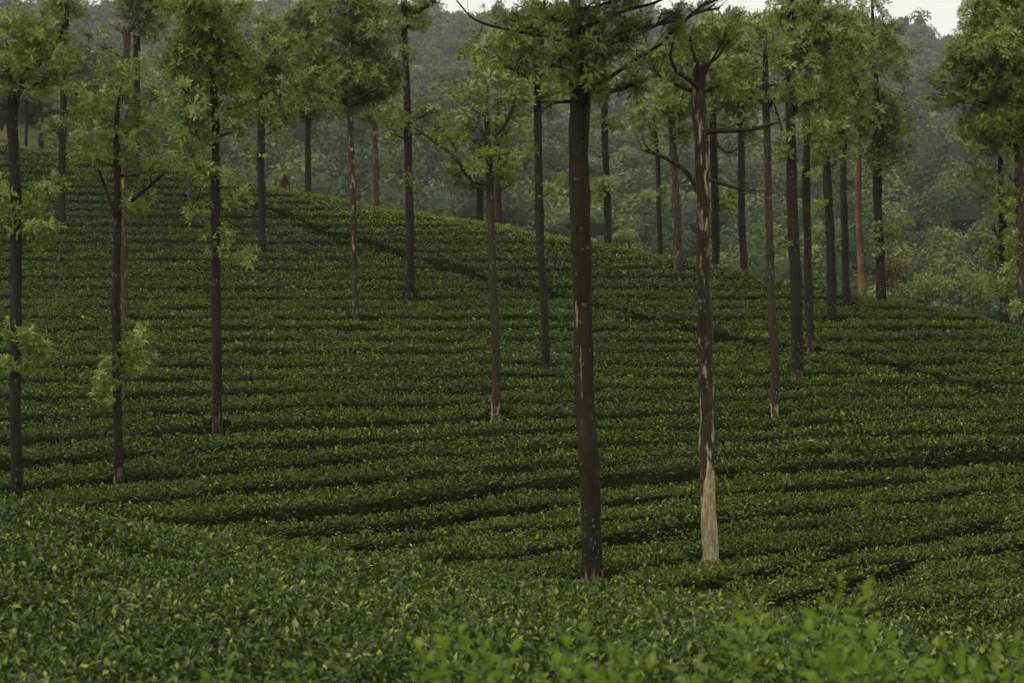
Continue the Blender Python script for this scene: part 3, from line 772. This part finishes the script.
    for c in t.get('tf', []):
        e = ell(c, .15)
        LV, LQ, LT, TV, TQ = foliage([e], rng, lod, dens*2.2, size, ti)
        parts = [(LV, LQ, np.clip(LT+.08, 0, 1), 0), (TV, TQ, 0, 1)]
        for v, q in skeleton([e], .014): parts.append((v, q, 0, 1))
        jV, jQ, jT, jM = join(parts)
        make_mesh('leaf_tuft', loc(jV), jQ, [M_CROWN[t['m']], M_TWIG], tree, {'tone': ('FACE', jT)}, mat_index=jM)

# ------------------------------------------------------------------ leafy shoots right in front of the viewpoint
def leaf_cloud(rng, c, r, n, L, wf=.5, up_=.4):
    """n leaves (pairs of quads, folded) in an ellipsoid"""
    q = rng.normal(size=(n, 3)); q /= np.linalg.norm(q, axis=1)[:, None]
    p = np.array(c)+q*np.array(r)*(rng.random(n)**.4)[:, None]
    d = q+rng.normal(0, .6, (n, 3))+np.array([0, 0, up_]); d /= np.linalg.norm(d, axis=1)[:, None]
    return leaf_at(rng, p, d, L, wf)
def leaf_at(rng, p, d, L, wf):
    n = len(p)
    s = np.cross(d, rng.normal(size=(n, 3))*.35+np.array([0, 0, 1])); s /= np.linalg.norm(s, axis=1)[:, None]+1e-9
    nn = np.cross(s, d)
    ll = (L*rng.uniform(.65, 1.25, n))[:, None]; w = ll*wf*.5
    m = p+d*ll*.45+nn*ll*.04
    V = np.stack([p, m+s*w+nn*w*.3, p+d*ll-nn*ll*.14, m-s*w+nn*w*.3, m], 1).reshape(-1, 3)
    o = np.arange(n)[:, None]*5
    Q = np.concatenate([o+np.array([[0, 4, 2, 1]]), o+np.array([[0, 3, 2, 4]])])
    return V, Q

SHOOTS = [  # u, tip y, depth, spread px, stems, label
    (218, 664, 4.6, 22, 2, 'single small bright shoot poking up left of the middle, leftmost at the bottom edge'),
    (300, 671, 4.8, 26, 2, 'low bright shoot second from the left at the bottom edge'),
    (452, 611, 4.5, 46, 5, 'tall bright leafy shoot clump at the bottom, left of the thickest trunk'),
    (502, 646, 4.7, 26, 3, 'short bright shoot leaning beside the tall left clump'),
    (568, 634, 4.4, 46, 5, 'broad bright leafy shoot clump at the bottom, below the thickest trunk'),
    (628, 655, 4.6, 34, 4, 'low bright leafy clump right of the one below the thickest trunk'),
    (690, 664, 4.8, 28, 3, 'low sparse shoot at the bottom edge, below the peeled trunk'),
    (752, 601, 4.6, 36, 4, 'upright bright shoot with paired leaves, left neighbour of the tallest one'),
    (798, 630, 4.3, 40, 4, 'bushy bright shoot between two taller ones on the right'),
    (838, 574, 4.6, 26, 3, 'tallest thin leafy shoot at the bottom right, dark stem showing'),
    (868, 636, 4.4, 40, 4, 'bushy bright shoot right of the tallest thin one'),
    (912, 643, 4.5, 30, 4, 'third bright shoot from the bottom right corner'),
    (958, 649, 4.7, 32, 4, 'second bright shoot from the bottom right corner'),
    (1010, 642, 4.5, 34, 5, 'bright leafy shoot in the bottom right corner'),
]
for si, (u, y, d, sp, ns, lab) in enumerate(SHOOTS):
    rng = np.random.default_rng(3000+si)
    gx, gy = (u-CU)/F*d, d
    gz = float(ground_height(np.array([gx]), np.array([gy]))[0])
    origin = np.array([gx, gy, gz+CZ])
    root = thing('leafy_shoot', lab, 'shoot', tuple(origin), 'bright leafy shoots along the bottom edge')
    LVs = []
    for k in range(ns):
        tipu = u+(0 if k == 0 else rng.uniform(-sp, sp)); tipy = y+8+(0 if k == 0 else rng.uniform(8, 40))
        dk = d+(0 if k == 0 else rng.uniform(-.35, .35))
        tip = W(tipu, tipy, dk)
        b = np.array([gx+rng.normal(0, .04), gy+rng.normal(0, .04), gz-.05])
        b[0] = b[0]*.4+tip[0]*.6; b[1] = b[1]*.4+tip[1]*.6
        mid = (b+tip)/2+np.array([rng.normal(0, .03), rng.normal(0, .03), 0])
        V, Q, _ = tube([b, mid, tip], [.0055, .004, .0018], 6, .05, k, step=.06)
        make_mesh('stem', V+np.array([0, 0, CZ])-origin, Q, M_STEM, root, smooth_shade=True)
        P = []; Dd = []
        hs = np.arange(0, .46, .020)
        for hi, hh in enumerate(hs):
            tt = 1-hh/np.linalg.norm(tip-b)
            p = b+(tip-b)*tt
            for sgn in (0, 1):
                a = hi*1.57+sgn*math.pi+rng.normal(0, .4)
                if rng.random() < .12: continue
                el = rng.uniform(.25, .9) if hi > 0 else 1.2
                reach = rng.uniform(0, .05)
                P.append(p+np.array([math.cos(a)*reach, math.sin(a)*reach, reach*.4])); Dd.append([math.cos(a)*math.cos(el), math.sin(a)*math.cos(el), math.sin(el)])
        v, q = leaf_at(rng, np.array(P), np.array(Dd), .050, .50)
        LVs.append((v, q, np.tile(np.clip(rng.normal(.5, .22, len(P)), 0, 1), 2), 0))
    jV, jQ, jT, jM = join(LVs)
    make_mesh('foliage', jV+np.array([0, 0, CZ])-origin, jQ, M_SHOOT, root, {'tone': ('FACE', jT)})

# ------------------------------------------------------------------ shrubs on and behind the crest
BUSHES = [
    (284, 180, 79, 6, 6, M_RUST, 'small rusty dry shrub on the crest beside the straight dark trunk', .07, .5),
    (626, 236, 72, 17, 7, M_CROWN['y'], 'pale feathery low shrub on the crest right of the thickest trunk', .10, .7),
    (890, 272, 72, 24, 20, M_DRY, 'brownish dry bush behind the crest beside the rightmost dark trunk of the group', .12, 1),
    (930, 286, 84, 26, 16, M_CROWN['p'], 'low green bush behind the crest right of the brown dry one', .14, 1),
    (975, 284, 80, 28, 24, M_CROWN['p'], 'tall rounded bush behind the crest left of the right edge trunks', .14, 1),
    (60, 134, 98, 20, 10, M_DRY, 'thin dry bush beyond the crest near the left edge field', .14, .6),
]
for bi, (u, y, d, ru, ry, mat, lab, L, dn) in enumerate(BUSHES):
    rng = np.random.default_rng(4000+bi)
    px = d/F; c = W(u, y, d)
    gz = float(ground_height(np.array([c[0]]), np.array([c[1]]))[0])
    origin = np.array([c[0], c[1], gz+CZ])
    root = thing('shrub', lab, 'shrub', tuple(origin))
    parts = []
    for k in range(9):
        q = rng.normal(size=3); q /= np.linalg.norm(q)
        cc = c+q*np.array([ru, ru, ry])*px*.5
        rr = np.array([ru, ru, ry])*px*rng.uniform(.4, .6)
        v, qd = leaf_cloud(rng, cc, rr, int(260*dn), L, .42)
        parts.append((v, qd, np.tile(np.clip(rng.normal(.55, .2, len(v)//5), 0, 1), 2), 0))
    jV, jQ, jT, jM = join(parts)
    make_mesh('foliage', jV+np.array([0, 0, CZ])-origin, jQ, mat, root, {'tone': ('FACE', jT)})
    st = []
    for k in range(6):
        e = c+rng.normal(0, .5, 3)*np.array([ru, ru, ry])*px*.8
        b = np.array([c[0]+rng.normal(0, .1), c[1]+rng.normal(0, .1), gz-.1])
        V, Q, _ = tube([b, (b+e)/2+rng.normal(0, .1, 3), e], [.05, .035, .012], 6, .1, k, step=.3)
        st.append((V, Q, 0, 0))
    jV, jQ, jT, jM = join(st)
    make_mesh('stem', jV+np.array([0, 0, CZ])-origin, jQ, M_TWIG, root)

# ------------------------------------------------------------------ far wood on the mountain
def wood(r0, r1, spacing, nf, fs, crown_r, seed, umin=-350, umax=1380):
    rng = np.random.default_rng(seed)
    area = .5*(r1*r1-r0*r0)*((umax-umin)/F)
    n = int(area/(spacing*spacing))
    r = np.sqrt(rng.uniform(r0*r0, r1*r1, n)); u = rng.uniform(umin, umax, n)
    X = (u-CU)/F*r; Y = r.copy()
    z = ground_height(X, Y)
    yv = CV-F*z/Y
    # clearings: bare field at the left, a meadow and a cut strip on the slope
    clear = ((u < 70) & (r < 190) & (r > 96))
    clear |= (np.abs(u-600) < 60) & (np.abs(r-330) < 35) & (rng.random(n) < .75)
    clear |= (np.abs(u-910) < 50) & (np.abs(r-480-(u-910)*.6) < 9) & (rng.random(n) < .6)
    keep = ~clear | (rng.random(n) < .06)
    # nothing of the wood deep behind the tea hill can be seen
    ytop = CV-F*(z+crown_r*3.2)/Y
    keep &= ytop < interp(u, RU, RY)+12
    X, Y, z, r, u = X[keep], Y[keep], z[keep], r[keep], u[keep]
    n = len(X)
    R = crown_r*np.clip(rng.lognormal(0, .28, n), .5, 1.6)
    H = R*rng.uniform(.75, 1.25, n)
    tall = rng.random(n) < .10
    H = np.where(tall, H*1.5, H)
    cz = z+R*rng.uniform(.5, 1.2, n)*np.where(tall, 1.4, 1)
    tone0 = rng.normal(.50, .26, n)+.25*(fbm(X/45, Y/45, 66, 2)-.5)
    # every crown: a few lobes, each covered with leaf clumps
    nl = 6
    lob = rng.normal(size=(n, nl, 3)); lob /= np.linalg.norm(lob, axis=2)[..., None]; lob[..., 2] = np.abs(lob[..., 2])*.9-.15
    lobc = lob*.55; lobr = rng.uniform(.38, .62, (n, nl))
    per = nf//nl
    q = rng.normal(size=(n, nl, per, 3)); q /= np.linalg.norm(q, axis=3)[..., None]
    q[..., 2] = np.abs(q[..., 2])*1.0-.25*rng.random((n, nl, per))
    p = lobc[:, :, None, :]+q*lobr[:, :, None, None]*rng.uniform(.8, 1.08, (n, nl, per, 1))
    sc = np.stack([R, R, H], -1)[:, None, None, :]
    p = p*sc+np.stack([X, Y, cz], -1)[:, None, None, :]
    nr_ = q+rng.normal(0, .32, q.shape); nr_ /= np.linalg.norm(nr_, axis=3)[..., None]
    p = p.reshape(-1, 3); nr_ = nr_.reshape(-1, 3); m = len(p)
    a = np.cross(nr_, rng.normal(size=(m, 3))); a /= np.linalg.norm(a, axis=1)[:, None]; b = np.cross(nr_, a)
    s = (fs*rng.uniform(.5, 1.3, m))[:, None]
    p = p+np.array([0, 0, CZ])
    V = np.stack([p-a*s, p-b*s*.55, p+a*s, p+b*s*.55], 1).reshape(-1, 3)
    Q = np.arange(m)[:, None]*4+np.array([[0, 1, 2, 3]])
    tone = np.clip(np.repeat(tone0, nl*per)+rng.normal(0, .10, m)+np.repeat(rng.normal(0, .08, n*nl), per), 0, 1)
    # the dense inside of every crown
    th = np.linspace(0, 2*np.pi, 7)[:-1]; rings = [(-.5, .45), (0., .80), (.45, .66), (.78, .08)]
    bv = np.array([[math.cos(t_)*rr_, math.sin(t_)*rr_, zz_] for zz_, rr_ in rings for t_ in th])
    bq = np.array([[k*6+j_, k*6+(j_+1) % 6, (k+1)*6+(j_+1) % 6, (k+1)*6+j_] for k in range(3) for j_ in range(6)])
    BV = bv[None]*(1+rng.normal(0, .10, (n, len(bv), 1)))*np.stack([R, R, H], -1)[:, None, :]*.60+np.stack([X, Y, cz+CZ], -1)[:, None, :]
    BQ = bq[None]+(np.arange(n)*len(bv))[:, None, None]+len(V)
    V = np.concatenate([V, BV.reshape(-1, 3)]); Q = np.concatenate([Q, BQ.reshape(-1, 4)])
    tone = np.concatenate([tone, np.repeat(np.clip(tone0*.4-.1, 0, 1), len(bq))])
    return V, Q, tone

parts = [(*wood(106, 160, 3.6, 1500, .15, 2.2, 11), 0), (*wood(156, 260, 4.6, 1000, .24, 3.2, 15), 0), (*wood(250, 430, 6.0, 560, .40, 4.3, 12), 0), (*wood(420, 720, 7.2, 300, .66, 5.2, 13), 0), (*wood(700, 1180, 9.2, 180, 1.0, 6.4, 14), 0)]
jV, jQ, jT, jM = join(parts)
o = make_mesh('forest', jV, jQ, M_FOREST, attrs={'tone': ('FACE', jT)})
tag(o, 'hazy far-off wood covering the mountainside behind the tea hill', 'forest', 'stuff')
print('forest quads', len(jQ))
del jV, jQ, jT, jM, parts

# ------------------------------------------------------------------ haze
hz = bpy.data.meshes.new('haze')
a, b0, b1 = 1520, -20, 300
vv = [(x, y, z) for z in (b0, b1) for x, y in ((-a, -a), (a, -a), (a, a), (-a, a))]
hz.from_pydata(vv, [], [(3, 2, 1, 0), (4, 5, 6, 7), (0, 1, 5, 4), (1, 2, 6, 5), (2, 3, 7, 6), (3, 0, 4, 7)])
hm, nt, N, L = new_mat('haze_air')
out = N.new('ShaderNodeOutputMaterial'); pv = N.new('ShaderNodeVolumePrincipled')
pv.inputs['Color'].default_value = (.93, .96, 1.0, 1); pv.inputs['Density'].default_value = HAZE = .00019
pv.inputs['Anisotropy'].default_value = .2
L.new(pv.outputs[0], out.inputs['Volume'])
hz.materials.append(hm)
ho = bpy.data.objects.new('haze', hz); COL.objects.link(ho)
tag(ho, 'thin grey-blue haze in front of the wooded mountain', 'haze', 'stuff')

# ------------------------------------------------------------------ sky, sun, camera
w = bpy.data.worlds.new('World'); scene.world = w; w.use_nodes = True
nt = w.node_tree; N = nt.nodes; L = nt.links; N.clear()
ELEV, AZ = math.radians(58), math.radians(-125)    # behind the viewpoint, to the left
sk = N.new('ShaderNodeTexSky'); sk.sky_type = 'NISHITA'; sk.sun_disc = False
sk.sun_elevation = ELEV; sk.sun_rotation = AZ; sk.air_density = 1.0; sk.dust_density = 4.0; sk.altitude = 900
hs = N.new('ShaderNodeHueSaturation'); hs.inputs['Saturation'].default_value = .22
mx = N.new('ShaderNodeMix'); mx.data_type = 'RGBA'; mx.inputs[0].default_value = .55
L.new(sk.outputs[0], hs.inputs['Color']); L.new(hs.outputs[0], mx.inputs[6]); mx.inputs[7].default_value = (9.3, 9.05, 7.9, 1)
bg = N.new('ShaderNodeBackground'); bg.inputs['Strength'].default_value = .10
L.new(mx.outputs[2], bg.inputs['Color'])
wo = N.new('ShaderNodeOutputWorld'); L.new(bg.outputs[0], wo.inputs['Surface'])
sd = bpy.data.lights.new('sun', 'SUN'); sd.energy = .85; sd.angle = math.radians(18); sd.color = (1, .96, .88)
so = bpy.data.objects.new('sun', sd); COL.objects.link(so)
from mathutils import Vector
sv = Vector((math.sin(AZ)*math.cos(ELEV), math.cos(AZ)*math.cos(ELEV), math.sin(ELEV)))
so.rotation_euler = sv.to_track_quat('Z', 'Y').to_euler(); so.location = (0, 0, 60)

cd = bpy.data.cameras.new('camera'); co = bpy.data.objects.new('camera', cd); COL.objects.link(co)
co.location = (0, 0, CZ); co.rotation_euler = (math.radians(90), 0, 0)
cd.sensor_width = 36; cd.lens = 36*F/1024; cd.clip_end = 6000; cd.clip_start = .1
cd.dof.use_dof = True; cd.dof.focus_distance = 30; cd.dof.aperture_fstop = 4.4
scene.camera = co
scene.view_settings.view_transform = 'Standard'; scene.view_settings.look = 'None'
scene.view_settings.exposure = 0.55; scene.view_settings.gamma = 1.0; scene.view_settings.use_curve_mapping = False
cy = scene.cycles
cy.max_bounces = 6; cy.diffuse_bounces = 3; cy.glossy_bounces = 2; cy.transmission_bounces = 4; cy.volume_bounces = 1; cy.transparent_max_bounces = 4
cy.use_denoising = True
cy.caustics_reflective = False; cy.caustics_refractive = False
